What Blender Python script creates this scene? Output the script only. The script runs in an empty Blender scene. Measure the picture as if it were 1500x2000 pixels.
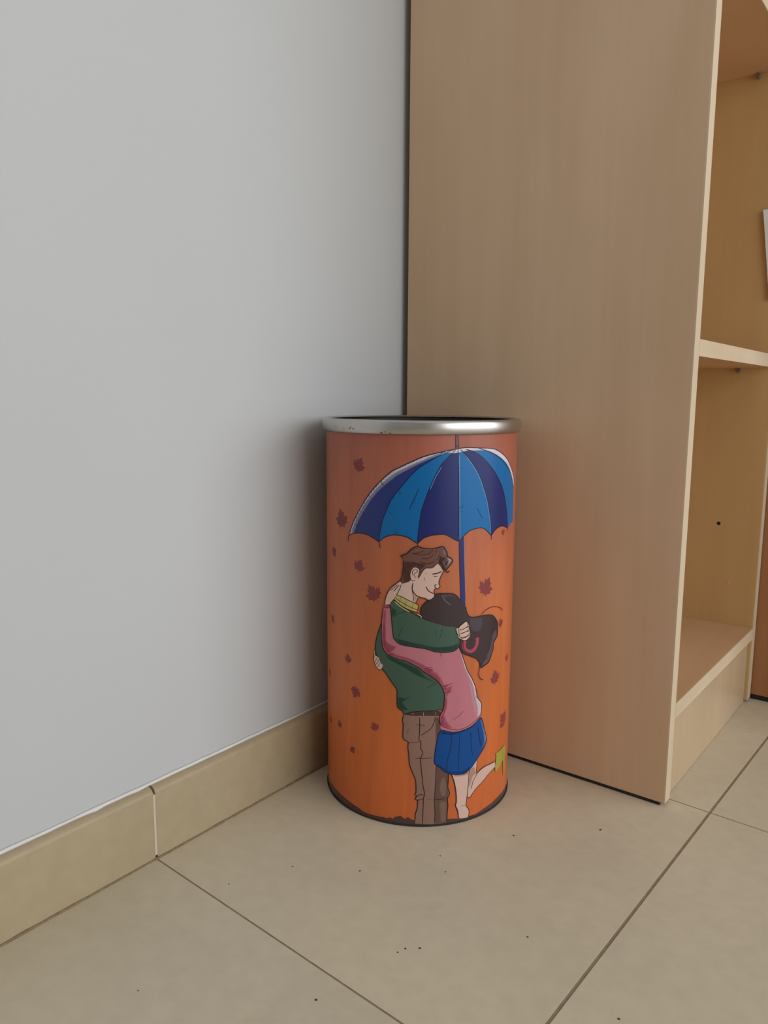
import bpy, bmesh, math, random
from math import sin, cos, pi, radians
from mathutils import Vector, Matrix, geometry

random.seed(7)
SC = bpy.context.scene
COL = SC.collection

# ------------------------------------------------------------------ camera, light, exposure
def setup_camera():
    f, yaw, pitch, roll = 1487.25, -0.6576, -0.15031, 0.00548
    fwd = Vector((sin(yaw) * cos(pitch), cos(yaw) * cos(pitch), sin(pitch)))
    r0 = Vector((cos(yaw), -sin(yaw), 0)); u0 = r0.cross(fwd)
    r = r0 * cos(roll) + u0 * sin(roll); u = u0 * cos(roll) - r0 * sin(roll)
    cam = bpy.data.cameras.new('camera'); o = bpy.data.objects.new('camera', cam)
    cam.sensor_fit = 'AUTO'; cam.sensor_width = 36.0; cam.lens = f * 36.0 / 2000.0
    cam.clip_start = 0.02
    o.matrix_world = Matrix(((r.x, u.x, -fwd.x, 0.60913), (r.y, u.y, -fwd.y, 0.0), (r.z, u.z, -fwd.z, 0.46), (0, 0, 0, 1)))
    COL.objects.link(o); SC.camera = o
setup_camera()

W = bpy.data.worlds.new('daylight'); SC.world = W; W.use_nodes = True
W.node_tree.nodes['Background'].inputs[0].default_value = (0.80, 0.90, 1.0, 1)
W.node_tree.nodes['Background'].inputs[1].default_value = 1.0

def area(name, loc, target, sx, sy, power, col):
    l = bpy.data.lights.new(name, 'AREA'); l.shape = 'RECTANGLE'; l.size = sx; l.size_y = sy
    l.energy = power; l.color = col
    o = bpy.data.objects.new(name, l); o.location = loc
    o.rotation_euler = (Vector(target) - Vector(loc)).to_track_quat('-Z', 'Y').to_euler()
    COL.objects.link(o); return o
# daylight that comes in through the window of the right-hand wall
WIN = dict(x=2.9, y0=-0.9, y1=2.85, z0=0.12, z1=2.1)
area('window_daylight', (WIN['x'] - 0.02, (WIN['y0'] + WIN['y1']) / 2, (WIN['z0'] + WIN['z1']) / 2),
     (0, (WIN['y0'] + WIN['y1']) / 2, (WIN['z0'] + WIN['z1']) / 2 - 0.1), WIN['y1'] - WIN['y0'], WIN['z1'] - WIN['z0'], 74, (0.94, 0.957, 1.0))
SC.view_settings.view_transform = 'Standard'; SC.view_settings.look = 'None'
SC.view_settings.gamma = 1.0; SC.view_settings.use_curve_mapping = False
SC.view_settings.exposure = -0.40
SC.cycles.use_denoising = True

# ------------------------------------------------------------------ helpers
def lin(c):
    return tuple((v / 255 / 12.92 if v / 255 <= 0.04045 else ((v / 255 + 0.055) / 1.055) ** 2.4) for v in c)

class NT:
    def __init__(s, name):
        s.m = bpy.data.materials.new(name); s.m.use_nodes = True
        s.t = s.m.node_tree; s.b = s.t.nodes['Principled BSDF']
    def n(s, typ, **kw):
        x = s.t.nodes.new(typ)
        for k, v in kw.items():
            if k.startswith('i_'):
                x.inputs[k[2:].replace('_', ' ')].default_value = v
            else:
                setattr(x, k, v)
        return x
    def l(s, a, ao, b, bi):
        s.t.links.new(a.outputs[ao], b.inputs[bi])
    def coords(s, scale=(1, 1, 1), out='Object', rot=(0, 0, 0)):
        c = s.n('ShaderNodeTexCoord'); m = s.n('ShaderNodeMapping')
        m.inputs['Scale'].default_value = scale; m.inputs['Rotation'].default_value = rot
        s.l(c, out, m, 'Vector'); return m
    def noise(s, vec, scale, detail=4, rough=0.5, dist=0.0):
        x = s.n('ShaderNodeTexNoise'); x.inputs['Scale'].default_value = scale
        x.inputs['Detail'].default_value = detail; x.inputs['Roughness'].default_value = rough
        x.inputs['Distortion'].default_value = dist
        if vec: s.l(vec, 0, x, 'Vector')
        return x
    def ramp(s, src, out, stops):
        r = s.n('ShaderNodeValToRGB'); e = r.color_ramp.elements
        while len(e) < len(stops): e.new(0.5)
        for q, (p, c) in zip(e, stops):
            q.position = p; q.color = (*c, 1) if len(c) == 3 else c
        s.l(src, out, r, 'Fac'); return r
    def mix(s, fac, a, b, mode='MIX'):
        x = s.n('ShaderNodeMix', data_type='RGBA', blend_type=mode)
        for sock, v in ((0, fac), (6, a), (7, b)):
            if isinstance(v, (int, float)): x.inputs[sock].default_value = v
            elif isinstance(v, tuple) and not hasattr(v[0], 'outputs'): x.inputs[sock].default_value = (*v, 1)
            else: s.t.links.new(v[0].outputs[v[1]], x.inputs[sock])
        return x
    def bump(s, src, out, strength=0.2, dist=0.001):
        b = s.n('ShaderNodeBump'); b.inputs['Strength'].default_value = strength
        b.inputs['Distance'].default_value = dist
        s.l(src, out, b, 'Height'); s.l(b, 0, s.b, 'Normal')
    def set(s, **kw):
        for k, v in kw.items():
            i = s.b.inputs[k.replace('_', ' ')]
            i.default_value = v if not isinstance(v, tuple) or len(v) == 4 else (*v, 1)
        return s

def simple(name, rgb, rough=0.5, metal=0.0, var=0.06, scale=30):
    n = NT(name); c = lin(rgb)
    v = n.coords(); z = n.noise(v, scale)
    r = n.ramp(z, 0, [(0.3, tuple(x * (1 - var) for x in c)), (0.7, tuple(min(1, x * (1 + var)) for x in c))])
    n.l(r, 0, n.b, 'Base Color'); n.set(Roughness=rough, Metallic=metal)
    return n.m

def link(name, me, parent=None, mat=None, smooth=False):
    o = bpy.data.objects.new(name, me)
    if mat is not None and not me.materials: me.materials.append(mat)
    if smooth:
        for p in me.polygons: p.use_smooth = True
    COL.objects.link(o)
    if parent is not None: o.parent = parent
    return o

def mesh_from(bm, name):
    me = bpy.data.meshes.new(name); bm.normal_update(); bm.to_mesh(me); bm.free(); return me

def box_bm(lo, hi, bevel=0.0, seg=2, bm=None):
    own = bm is None
    bm = bm or bmesh.new()
    vs = [bm.verts.new((x, y, z)) for x in (lo[0], hi[0]) for y in (lo[1], hi[1]) for z in (lo[2], hi[2])]
    fs = [bm.faces.new([vs[i] for i in q]) for q in ((0, 1, 3, 2), (4, 6, 7, 5), (0, 4, 5, 1), (2, 3, 7, 6), (0, 2, 6, 4), (1, 5, 7, 3))]
    if bevel > 0:
        es = list({e for f in fs for e in f.edges})
        bmesh.ops.bevel(bm, geom=es, offset=bevel, segments=seg, profile=0.5, affect='EDGES', clamp_overlap=True)
    return bm

def box(name, lo, hi, mat, parent=None, bevel=0.0, seg=2):
    return link(name, mesh_from(box_bm(lo, hi, bevel, seg), name), parent, mat)

def prism(name, poly, axis, a, b, mat, parent=None, bevel=0.0):
    # extrude a 2D polygon along an axis ('x','y','z')
    bm = bmesh.new()
    def P(p, t): return {'x': (t, p[0], p[1]), 'y': (p[0], t, p[1]), 'z': (p[0], p[1], t)}[axis]
    A = [bm.verts.new(P(p, a)) for p in poly]; B = [bm.verts.new(P(p, b)) for p in poly]
    bm.faces.new(A[::-1]); bm.faces.new(B)
    for i in range(len(poly)):
        j = (i + 1) % len(poly); bm.faces.new((A[i], A[j], B[j], B[i]))
    bmesh.ops.recalc_face_normals(bm, faces=bm.faces)
    if bevel > 0:
        bmesh.ops.bevel(bm, geom=list(bm.edges), offset=bevel, segments=2, profile=0.5, affect='EDGES', clamp_overlap=True)
    return link(name, mesh_from(bm, name), parent, mat)

def lathe(name, prof, mat, parent=None, seg=240, smooth=True, closed=False, ang=35):
    bm = bmesh.new(); rings = []
    for r, z in prof:
        rings.append([bm.verts.new((r * cos(2 * pi * i / seg), r * sin(2 * pi * i / seg), z)) for i in range(seg)] if r > 1e-6 else [bm.verts.new((0, 0, z))])
    pairs = list(zip(rings, rings[1:])) + ([(rings[-1], rings[0])] if closed else [])
    for a, b in pairs:
        for i in range(seg):
            j = (i + 1) % seg
            if len(a) == 1: bm.faces.new((a[0], b[j], b[i]))
            elif len(b) == 1: bm.faces.new((a[i], a[j], b[0]))
            else: bm.faces.new((a[i], a[j], b[j], b[i]))
    if closed: bmesh.ops.recalc_face_normals(bm, faces=bm.faces)
    me = mesh_from(bm, name)
    o = link(name, me, parent, mat)
    if smooth:
        for p in me.polygons: p.use_smooth = True
        me.set_sharp_from_angle(angle=radians(ang))
    return o

def empty(name, loc, label, cat, group=None, rz=0.0):
    o = bpy.data.objects.new(name, None); o.location = loc; o.rotation_euler = (0, 0, rz)
    o.empty_display_size = 0.05
    o['label'] = label; o['category'] = cat
    if group: o['group'] = group
    COL.objects.link(o); return o

def struct(o):
    o['kind'] = 'structure'; return o

# ------------------------------------------------------------------ materials
def wall_mat():
    n = NT('white_wall_paint'); v = n.coords()
    a = n.noise(v, 1.3, 3); b = n.noise(v, 180, 3, 0.6)
    r = n.ramp(a, 0, [(0.35, lin((195, 196, 195))), (0.65, lin((200, 201, 200)))])
    n.l(r, 0, n.b, 'Base Color'); n.bump(b, 0, 0.10, 0.0006); n.set(Roughness=0.75, Specular_IOR_Level=0.25); return n.m
M_WALL = wall_mat()
M_CEIL = simple('ceiling_paint', (232, 232, 228), 0.9)

def tile_mat(name, base, spots):
    n = NT(name); v = n.coords(out='Object')
    info = n.n('ShaderNodeObjectInfo'); add = n.n('ShaderNodeVectorMath', operation='ADD')
    sc = n.n('ShaderNodeVectorMath', operation='SCALE'); sc.inputs['Scale'].default_value = 37.0
    comb = n.n('ShaderNodeCombineXYZ'); n.l(info, 'Random', comb, 0); n.l(info, 'Random', comb, 1)
    n.l(comb, 0, sc, 0); n.l(v, 0, add, 0); n.l(sc, 0, add, 1)
    big = n.noise(add, 5, 5, 0.55, 0.4); fine = n.noise(add, 60, 4, 0.6)
    c = lin(base)
    r = n.ramp(big, 0, [(0.3, tuple(x * 0.94 for x in c)), (0.7, tuple(x * 1.05 for x in c))])
    r2 = n.ramp(fine, 0, [(0.35, (0.955, 0.95, 0.945)), (0.65, (1.02, 1.02, 1.02))])
    m = n.mix(1.0, (r, 0), (r2, 0), 'MULTIPLY')
    hue = n.ramp(info, 'Random', [(0.0, (0.97, 0.975, 0.98)), (1.0, (1.02, 1.02, 1.0))])
    m2 = n.mix(1.0, (m, 2), (hue, 0), 'MULTIPLY')
    # small dark specks of dirt
    vo = n.n('ShaderNodeTexVoronoi', feature='F1'); vo.inputs['Scale'].default_value = spots
    n.l(add, 0, vo, 'Vector')
    lt = n.n('ShaderNodeMath', operation='LESS_THAN'); n.l(vo, 'Distance', lt, 0); lt.inputs[1].default_value = 0.019
    rs = n.n('ShaderNodeSeparateColor'); n.l(vo, 'Color', rs, 0)
    g = n.n('ShaderNodeMath', operation='GREATER_THAN'); n.l(rs, 0, g, 0); g.inputs[1].default_value = 0.55
    mu = n.n('ShaderNodeMath', operation='MULTIPLY'); n.l(lt, 0, mu, 0); n.l(g, 0, mu, 1)
    mu2 = n.n('ShaderNodeMath', operation='MULTIPLY'); n.l(mu, 0, mu2, 0); mu2.inputs[1].default_value = 0.85
    m3 = n.mix((mu2, 0), (m2, 2), lin((70, 58, 45)))
    n.l(m3, 2, n.b, 'Base Color')
    n.bump(fine, 0, 0.05, 0.0004)
    n.set(Roughness=0.42, Specular_IOR_Level=0.4); return n.m
M_TILE = tile_mat('cream_floor_tile', (211, 198, 173), 18)
M_SKIRT = tile_mat('cream_skirting_tile', (178, 160, 128), 9)
M_GROUT = simple('grey_brown_grout', (150, 132, 106), 0.9, scale=120, var=0.15)
M_LIGHTGROUT = simple('pale_joint_grout', (206, 194, 174), 0.9)
M_CAULK = simple('white_caulk', (228, 225, 220), 0.7)

def wood_mat(name, base, dark, light, rough=0.38, horiz=False):
    n = NT(name)
    s = (9, 9, 0.9) if not horiz else (9, 0.9, 9)
    v = n.coords(s)
    big = n.noise(v, 1.6, 3, 0.5, 0.6)
    s2 = (90, 90, 3.0) if not horiz else (90, 3.0, 90)
    v2 = n.coords(s2); fine = n.noise(v2, 1.5, 4, 0.6, 0.2)
    v3 = n.coords((3, 3, 1.2)); cloud = n.noise(v3, 2.2, 3)
    r = n.ramp(big, 0, [(0.3, lin(dark)), (0.5, lin(base)), (0.72, lin(light))])
    r2 = n.ramp(fine, 0, [(0.3, (0.975, 0.972, 0.97)), (0.65, (1.01, 1.01, 1.01))])
    m = n.mix(1.0, (r, 0), (r2, 0), 'MULTIPLY')
    r3 = n.ramp(cloud, 0, [(0.35, (0.95, 0.94, 0.93)), (0.65, (1.03, 1.04, 1.05))])
    m2 = n.mix(1.0, (m, 2), (r3, 0), 'MULTIPLY')
    # little knots
    vk = n.coords((7, 7, 3.2)); vo = n.n('ShaderNodeTexVoronoi', feature='F1'); vo.inputs['Scale'].default_value = 1.0
    n.l(vk, 0, vo, 'Vector')
    kr = n.ramp(vo, 'Distance', [(0.0, (0.25, 0.25, 0.25)), (0.055, (0.0, 0.0, 0.0))])
    m3 = n.mix((kr, 0), (m2, 2), lin((112, 84, 62)))
    n.l(m3, 2, n.b, 'Base Color'); n.bump(fine, 0, 0.04, 0.0003)
    n.set(Roughness=rough, Specular_IOR_Level=0.4); return n.m
M_WOOD = wood_mat('maple_laminate', (215, 181, 147), (210, 175, 140), (220, 186, 153))
M_WOODS = wood_mat('maple_laminate_bounce_tint', (212, 175, 120), (208, 171, 116), (217, 180, 125))  # same laminate, with warm light bounced inside the bookcase put into its colour
M_WOODH = wood_mat('maple_laminate_crosswise', (212, 173, 134), (207, 168, 128), (216, 177, 139), horiz=True)
M_EDGE = wood_mat('pale_edge_band', (214, 194, 164), (208, 187, 156), (220, 200, 172), 0.45)
M_EDGEH = wood_mat('pale_edge_band_crosswise', (214, 194, 164), (208, 187, 156), (220, 200, 172), 0.45, horiz=True)
M_PLINTH = wood_mat('pale_plinth_laminate', (194, 169, 136), (189, 163, 130), (199, 174, 142), 0.3)
M_DEEP = wood_mat('orange_brown_laminate', (172, 118, 78), (164, 110, 71), (180, 126, 86), 0.4)
M_BLACK = simple('black_plastic', (28, 26, 26), 0.5)
M_GREYP = simple('grey_plastic', (120, 110, 100), 0.5)
M_WHITEP = simple('white_plastic', (222, 218, 210), 0.4)
M_HOLE = simple('drilled_hole', (34, 22, 16), 0.9)
M_INK = None
# ------------------------------------------------------------------ the room
XW = -0.010                                       # plane of the left wall
X1, Y0, Y1, H = 2.9, -2.6, 3.0, 2.65
struct(box('wall_left', (XW - 0.12, Y0 - 0.12, -0.06), (XW, Y1 + 0.12, H), M_WALL))
struct(box('wall_back', (XW, Y1, -0.06), (X1 + 0.12, Y1 + 0.12, H), M_WALL))
struct(box('wall_front', (XW, Y0 - 0.12, -0.06), (X1 + 0.12, Y0, H), M_WALL))
bm = bmesh.new()
for lo, hi in (((X1, Y0, -0.06), (X1 + 0.12, WIN['y0'], H)), ((X1, WIN['y1'], -0.06), (X1 + 0.12, Y1, H)),
               ((X1, WIN['y0'], -0.06), (X1 + 0.12, WIN['y1'], WIN['z0'])), ((X1, WIN['y0'], WIN['z1']), (X1 + 0.12, WIN['y1'], H))):
    box_bm(lo, hi, bm=bm)
struct(link('wall_right', mesh_from(bm, 'wall_right'), None, M_WALL))
struct(box('ceiling', (XW - 0.12, Y0 - 0.12, H), (X1 + 0.12, Y1 + 0.12, H + 0.1), M_CEIL))
bm = bmesh.new()
for lo, hi in (((X1 + 0.03, WIN['y0'], WIN['z0']), (X1 + 0.08, WIN['y0'] + 0.05, WIN['z1'])), ((X1 + 0.03, WIN['y1'] - 0.05, WIN['z0']), (X1 + 0.08, WIN['y1'], WIN['z1'])),
               ((X1 + 0.03, WIN['y0'] + 0.05, WIN['z0']), (X1 + 0.08, WIN['y1'] - 0.05, WIN['z0'] + 0.05)), ((X1 + 0.03, WIN['y0'] + 0.05, WIN['z1'] - 0.05), (X1 + 0.08, WIN['y1'] - 0.05, WIN['z1']))):
    box_bm(lo, hi, bm=bm)
struct(link('window_1', mesh_from(bm, 'window_1'), None, M_WHITEP))

# floor: grout bed and every tile as a part
floor = struct(box('floor', (XW, Y0, -0.06), (X1, Y1, -0.0006), M_GROUT))
TY = -0.03775
UL = [0.3814 + 0.45 * k for k in range(-1, 8)]
VL = [0.4183 + 0.451 * k for k in range(-8, 8)]
ct, st = cos(TY), sin(TY)
for i in range(len(UL) - 1):
    for j in range(len(VL) - 1):
        gu, gv = 0.0016, 0.0009                     # half joints: wider along the wall than across
        bm = box_bm((UL[i] + gu, VL[j] + gv, -0.012), (UL[i + 1] - gu, VL[j + 1] - gv, 0.0))
        bmesh.ops.transform(bm, matrix=Matrix.Rotation(TY, 4, 'Z'), verts=bm.verts)
        if i == 0:
            bmesh.ops.bisect_plane(bm, geom=bm.verts[:] + bm.edges[:] + bm.faces[:], plane_co=(0.0004, 0, 0), plane_no=(-1, 0, 0), clear_outer=True)
            bmesh.ops.holes_fill(bm, edges=[e for e in bm.edges if e.is_boundary])
        if not bm.verts: bm.free(); continue
        xs = [v.co.x for v in bm.verts]; ys = [v.co.y for v in bm.verts]
        if max(xs) > X1 or min(ys) < Y0 or max(ys) > Y1: bm.free(); continue
        c = Vector(((min(xs) + max(xs)) / 2, (min(ys) + max(ys)) / 2, 0))
        bmesh.ops.translate(bm, vec=-c, verts=bm.verts)
        t = link('tile', mesh_from(bm, 'tile'), floor, M_TILE); t.location = c

SPECKS = [(0.0879, 0.4364), (0.1335, 0.3051), (0.249, 0.3839), (0.2683, 0.4636), (0.2709, 0.471), (0.1729, 0.5294), (0.28, 0.4789), (0.2397, 0.58), (0.2623, 0.6773), (0.3305, 0.7445), (0.3309, 0.7462), (0.2213, 0.5987), (0.3452, 0.5473), (0.44, 0.5105)]
# specks of dirt lying on the tiles
bm = bmesh.new()
for x, y in SPECKS:
    n = 7; r = 0.0007 + 0.0007 * random.random(); c = bm.verts.new((x, y, 0.0007)); rim_ = []
    for k in range(n):
        q = r * (0.7 + 0.6 * random.random()); rim_.append(bm.verts.new((x + q * cos(2 * pi * k / n), y + q * sin(2 * pi * k / n), 0.0001)))
    for k in range(n): bm.faces.new((c, rim_[k], rim_[(k + 1) % n]))
o = link('dirt_speck', mesh_from(bm, 'dirt_speck'), floor, simple('dark_dirt', (62, 50, 38), 0.9)); o['kind'] = 'stuff'

# skirting: tiles with a joint, on a mortar backing, with a bead of caulk on top
HB = 0.0757
base = struct(box('baseboard_left', (XW, Y0, 0.004), (-0.0003, 2.2, HB - 0.0072), M_LIGHTGROUT))
y = 0.4188 - 0.45 * 6
while y < 2.0:
    a, b = max(y, Y0) + 0.0013, y + 0.45 - 0.0013
    prof = [(XW, 0.0012), (0.0, 0.0012)] + [(-0.0085 * (1 - cos(q * pi / 14)), HB - 0.0065 + 0.0065 * sin(q * pi / 14)) for q in range(8)] + [(XW, HB + 0.0006)]
    t = prism('tile', [(p[0], p[1]) for p in prof], 'y', a, b, M_SKIRT, base)
    for q in t.data.polygons: q.use_smooth = True
    t.data.set_sharp_from_angle(angle=radians(50))
    y += 0.45
M_BEAD = simple('brown_joint_bead', (138, 118, 90), 0.9, scale=200, var=0.2)
bm = bmesh.new(); n = 300; prev = None
for k in range(n + 1):
    yy = Y0 + (2.0 - Y0) * k / n
    w = 0.0018 + 0.0010 * random.random(); h = 0.0016 + 0.0010 * random.random()
    ring = [bm.verts.new(p) for p in ((-0.0005, yy, -0.0004), (w, yy, -0.0004), (w * 0.45, yy, h * 0.45), (-0.0005, yy, h))]
    if prev:
        for q in range(4): bm.faces.new((prev[q], prev[(q + 1) % 4], ring[(q + 1) % 4], ring[q]))
    prev = ring
bmesh.ops.recalc_face_normals(bm, faces=bm.faces)
link('grout_bead', mesh_from(bm, 'grout_bead'), base, M_BEAD, True)
bm = bmesh.new(); n = 420; prev = None
for k in range(n + 1):
    yy = Y0 + (2.2 - Y0) * k / n
    w = 0.0016 + 0.0007 * random.random() + (0.0016 if random.random() < 0.03 else 0)
    h = 0.0022 + 0.0012 * random.random()
    ring = [bm.verts.new(p) for p in ((XW, yy, HB), (XW + w, yy, HB), (XW + w * 0.45, yy, HB + h * 0.5), (XW, yy, HB + h))]
    if prev:
        for q in range(4): bm.faces.new((prev[q], prev[(q + 1) % 4], ring[(q + 1) % 4], ring[q]))
    prev = ring
bmesh.ops.recalc_face_normals(bm, faces=bm.faces)
link('caulk_bead', mesh_from(bm, 'caulk_bead'), base, M_CAULK, True)

# ------------------------------------------------------------------ open bookcase against the left wall
CT = -0.0056
bc = empty('bookcase', (0.3703, 0.834, 0), 'tall pale maple laminate bookcase with open front, standing behind the orange bin', 'bookcase', rz=CT)
D, TH, IW, HT = 0.3690, 0.018, 0.365, 1.86
# local frame: u = x (front at 0, back at -D), v = y (left panel outer face at 0)
Z0 = 0.0042
def panel(name, v0, notch, mat):
    prof = [(-0.001, Z0), (-0.001, HT), (-D, HT), (-D, 0.085 if notch else Z0)] + ([(-D + 0.012, 0.085), (-D + 0.012, Z0)] if notch else [])
    p = prism(name, prof, 'y', v0, v0 + TH, mat, bc, 0.0004)
    e = box('edge_band', (-0.001, v0 + 0.0002, Z0), (0.0, v0 + TH - 0.0002, HT), M_EDGE, p); e['label'] = 'pale edge band'
    for u in (-0.03, -D + 0.05):
        g = lathe('glide', [(0.0, 0.0), (0.008, 0.0), (0.008, Z0 + 0.0001), (0.0, Z0 + 0.0001)], M_BLACK, p, 24)
        g.location = (u, v0 + TH / 2, 0); g['label'] = 'small black glide'
    return p
pl = panel('side_panel', 0.0, True, M_WOOD)
pr = panel('side_panel', TH + IW, True, M_WOODS)
box('gap_shade_strip', (-D + 0.02, 0.0007, 0.0003), (-0.006, 0.012, Z0 + 0.0002), M_BLACK, pl)  # black filler painting the shade of the gap below the panel
def shelf(zb, zt, setback=0.0):
    s = box('shelf', (-D + 0.012, TH + 0.0002, zb), (-0.001 - setback, TH + IW - 0.0002, zt), M_WOODH, bc, 0.0003)
    e = box('edge_band', (-0.001 - setback, TH + 0.0003, zb + 0.0001), (-setback, TH + IW - 0.0003, zt - 0.0001), M_EDGEH, s); e['label'] = 'pale edge band'
    return s
s0 = shelf(0.100, 0.118)
s1 = shelf(0.5042, 0.5220)
s2 = shelf(0.9060, 0.9240)
s3 = shelf(1.300, 1.318)
s4 = box('top_panel', (-D + 0.012, TH + 0.0002, HT - 0.018), (-0.001, TH + IW - 0.0002, HT), M_WOODH, bc)
box('plinth', (-0.0233, TH + 0.0004, 0.0005), (-0.0053, TH + IW - 0.0004, 0.0998), M_PLINTH, bc, 0.0004)
box('back_panel', (-D + 0.003, TH + 0.0003, 0.088), (-D + 0.0115, TH + IW - 0.0003, HT - 0.002), M_WOODS, bc)
# shelf pins and drilled holes on the inner face of the right-hand side panel
VR = TH + IW
def disc(name, u, z, r, mat, depth, parent):
    bm = bmesh.new(); seg = 20
    for a, b, rr, r2 in ((0, depth, r, r * 0.8),):
        A = [bm.verts.new((u + rr * cos(2 * pi * k / seg), VR - 0.00005, z + rr * sin(2 * pi * k / seg))) for k in range(seg)]
        B = [bm.verts.new((u + r2 * cos(2 * pi * k / seg), VR - depth, z + r2 * sin(2 * pi * k / seg))) for k in range(seg)]
        for k in range(seg): bm.faces.new((A[k], A[(k + 1) % seg], B[(k + 1) % seg], B[k]))
        bm.faces.new(B)
    bmesh.ops.recalc_face_normals(bm, faces=bm.faces)
    return link(name, mesh_from(bm, name), parent, mat, False)
h = disc('shelf_pin_hole', 0.309 - 0.3703 + 0.002, 0.272, 0.0028, M_HOLE, 0.0004, pr); h['label'] = 'dark drilled hole'
h = disc('shelf_pin_hole', 0.328 - 0.3703 + 0.002, 0.183, 0.0016, M_WOODS, 0.0006, pr); h['label'] = 'faint filled hole'
for u, z in ((0.322 - 0.3703, 0.9025), (0.323 - 0.3703, 0.5005), (-D + 0.06, 0.9025), (-D + 0.06, 0.5005)):
    p = disc('shelf_pin', u, z, 0.0034, M_GREYP, 0.007, pr); p['label'] = 'small shelf pin'

# ------------------------------------------------------------------ deeper cabinet to the right of it
YC = 0.834 + 2 * TH + IW + 0.0025
dc = empty('wardrobe', (0.371, YC, 0), 'orange-brown laminate cabinet projecting at the right frame edge beyond the bookcase', 'cabinet')
box('side_panel', (-0.36, 0.0, 0.0085), (0.22, 0.018, 1.9), M_DEEP, dc, 0.0005)
box('side_panel', (-0.36, 0.60, 0.0085), (0.22, 0.618, 1.9), M_DEEP, dc, 0.0005)
box('base_shade_strip', (-0.355, 0.003, 0.0003), (0.205, 0.016, 0.0088), M_BLACK, dc)['label'] = 'black strip standing in for the shaded gap under the cabinet'  # shade of the open gap under the panel, built as black
box('top_panel', (-0.36, 0.0182, 1.882), (0.22, 0.5998, 1.9), M_DEEP, dc)
box('bottom_panel', (-0.36, 0.0182, 0.06), (0.22, 0.5998, 0.078), M_DEEP, dc)
box('back_panel', (-0.36, 0.0183, 0.0782), (-0.352, 0.5997, 1.8818), M_DEEP, dc)
for k in range(2):
    d = box('door', (0.2205, 0.002 + 0.308 * k, 0.03), (0.2385, 0.306 + 0.308 * k, 1.898), M_DEEP, dc, 0.001)
    hd = box('handle', (0.2385, 0.27 + 0.07 * k, 0.95), (0.25, 0.282 + 0.07 * k, 1.08), M_GREYP, d, 0.003); hd['label'] = 'grey bar handle'
box('plinth', (0.17, 0.0185, 0.0005), (0.186, 0.5995, 0.0598), M_DEEP, dc)

# small white card fixed to the inner face of the right-hand side panel (only its left edge is in the frame)
def card():
    bm = bmesh.new(); rows = []
    wd, ln, a = 0.024, 0.125, radians(7.6); n = 6
    for k in range(n + 1):
        row = []
        for m in range(9):
            x = wd * k / n; z = -ln * m / 8
            row.append((x * cos(a) - z * sin(a), -0.0006 - 0.0035 * (1 - k / n) ** 2, x * sin(a) * 0.9 + z * cos(a)))
        rows.append(row)
    F = [[bm.verts.new((p[0], p[1] - 0.0006, p[2])) for p in r] for r in rows]; B = [[bm.verts.new(p) for p in r] for r in rows]
    for k in range(n):
        for m in range(8):
            bm.faces.new((F[k][m], F[k][m + 1], F[k + 1][m + 1], F[k + 1][m])); bm.faces.new((B[k][m], B[k + 1][m], B[k + 1][m + 1], B[k][m + 1]))
    for m in range(8):
        bm.faces.new((F[0][m], B[0][m], B[0][m + 1], F[0][m + 1])); bm.faces.new((F[n][m], F[n][m + 1], B[n][m + 1], B[n][m]))
    for k in range(n):
        bm.faces.new((F[k][0], F[k + 1][0], B[k + 1][0], B[k][0])); bm.faces.new((F[k][8], B[k][8], B[k + 1][8], F[k + 1][8]))
    bmesh.ops.recalc_face_normals(bm, faces=bm.faces)
    return mesh_from(bm, 'paper_card')
pc = link('paper_card', card(), None, M_WHITEP, True)
pc.data.set_sharp_from_angle(angle=radians(40))
pc.location = (0.3432, 0.834 + TH + IW + 0.00025, 0.7225)
pc['label'] = 'small tilted white card at the right frame edge, inside the bookcase above the middle shelf'; pc['category'] = 'card'

# ------------------------------------------------------------------ the printed tin bin
R = 0.10828
BX, BY = 0.10905, 0.71655
AZ = math.atan2(0 - BY, 0.60913 - BX)             # the print's middle faces into the room
bin_ = empty('umbrella_bin', (BX, BY, 0), 'orange tin umbrella bin printed with a hugging couple under a blue umbrella', 'bin', rz=AZ)

def tin_mat():
    n = NT('printed_orange_tin'); v = n.coords()
    c = n.n('ShaderNodeTexCoord'); sx = n.n('ShaderNodeSeparateXYZ'); n.l(c, 'Object', sx, 0)
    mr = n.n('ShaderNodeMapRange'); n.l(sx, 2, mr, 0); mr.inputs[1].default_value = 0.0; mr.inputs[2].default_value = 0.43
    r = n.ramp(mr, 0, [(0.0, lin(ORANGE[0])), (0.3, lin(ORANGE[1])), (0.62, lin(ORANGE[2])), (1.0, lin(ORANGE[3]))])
    v2 = n.coords((30, 30, 3.5)); z = n.noise(v2, 1.6, 4, 0.55, 0.8)
    r2 = n.ramp(z, 0, [(0.3, (0.90, 0.86, 0.84)), (0.7, (1.06, 1.07, 1.08))])
    m = n.mix(1.0, (r, 0), (r2, 0), 'MULTIPLY')
    v3 = n.coords((8, 8, 4)); z3 = n.noise(v3, 1.5, 2)
    r3 = n.ramp(z3, 0, [(0.35, (0.93, 0.90, 0.88)), (0.65, (1.05, 1.05, 1.05))])
    m2 = n.mix(1.0, (m, 2), (r3, 0), 'MULTIPLY')
    n.l(m2, 2, n.b, 'Base Color')
    n.set(Roughness=INK_R, Specular_IOR_Level=0.30); return n.m
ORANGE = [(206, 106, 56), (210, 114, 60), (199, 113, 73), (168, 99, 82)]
INK_R = 0.33
M_TIN = tin_mat()
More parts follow.
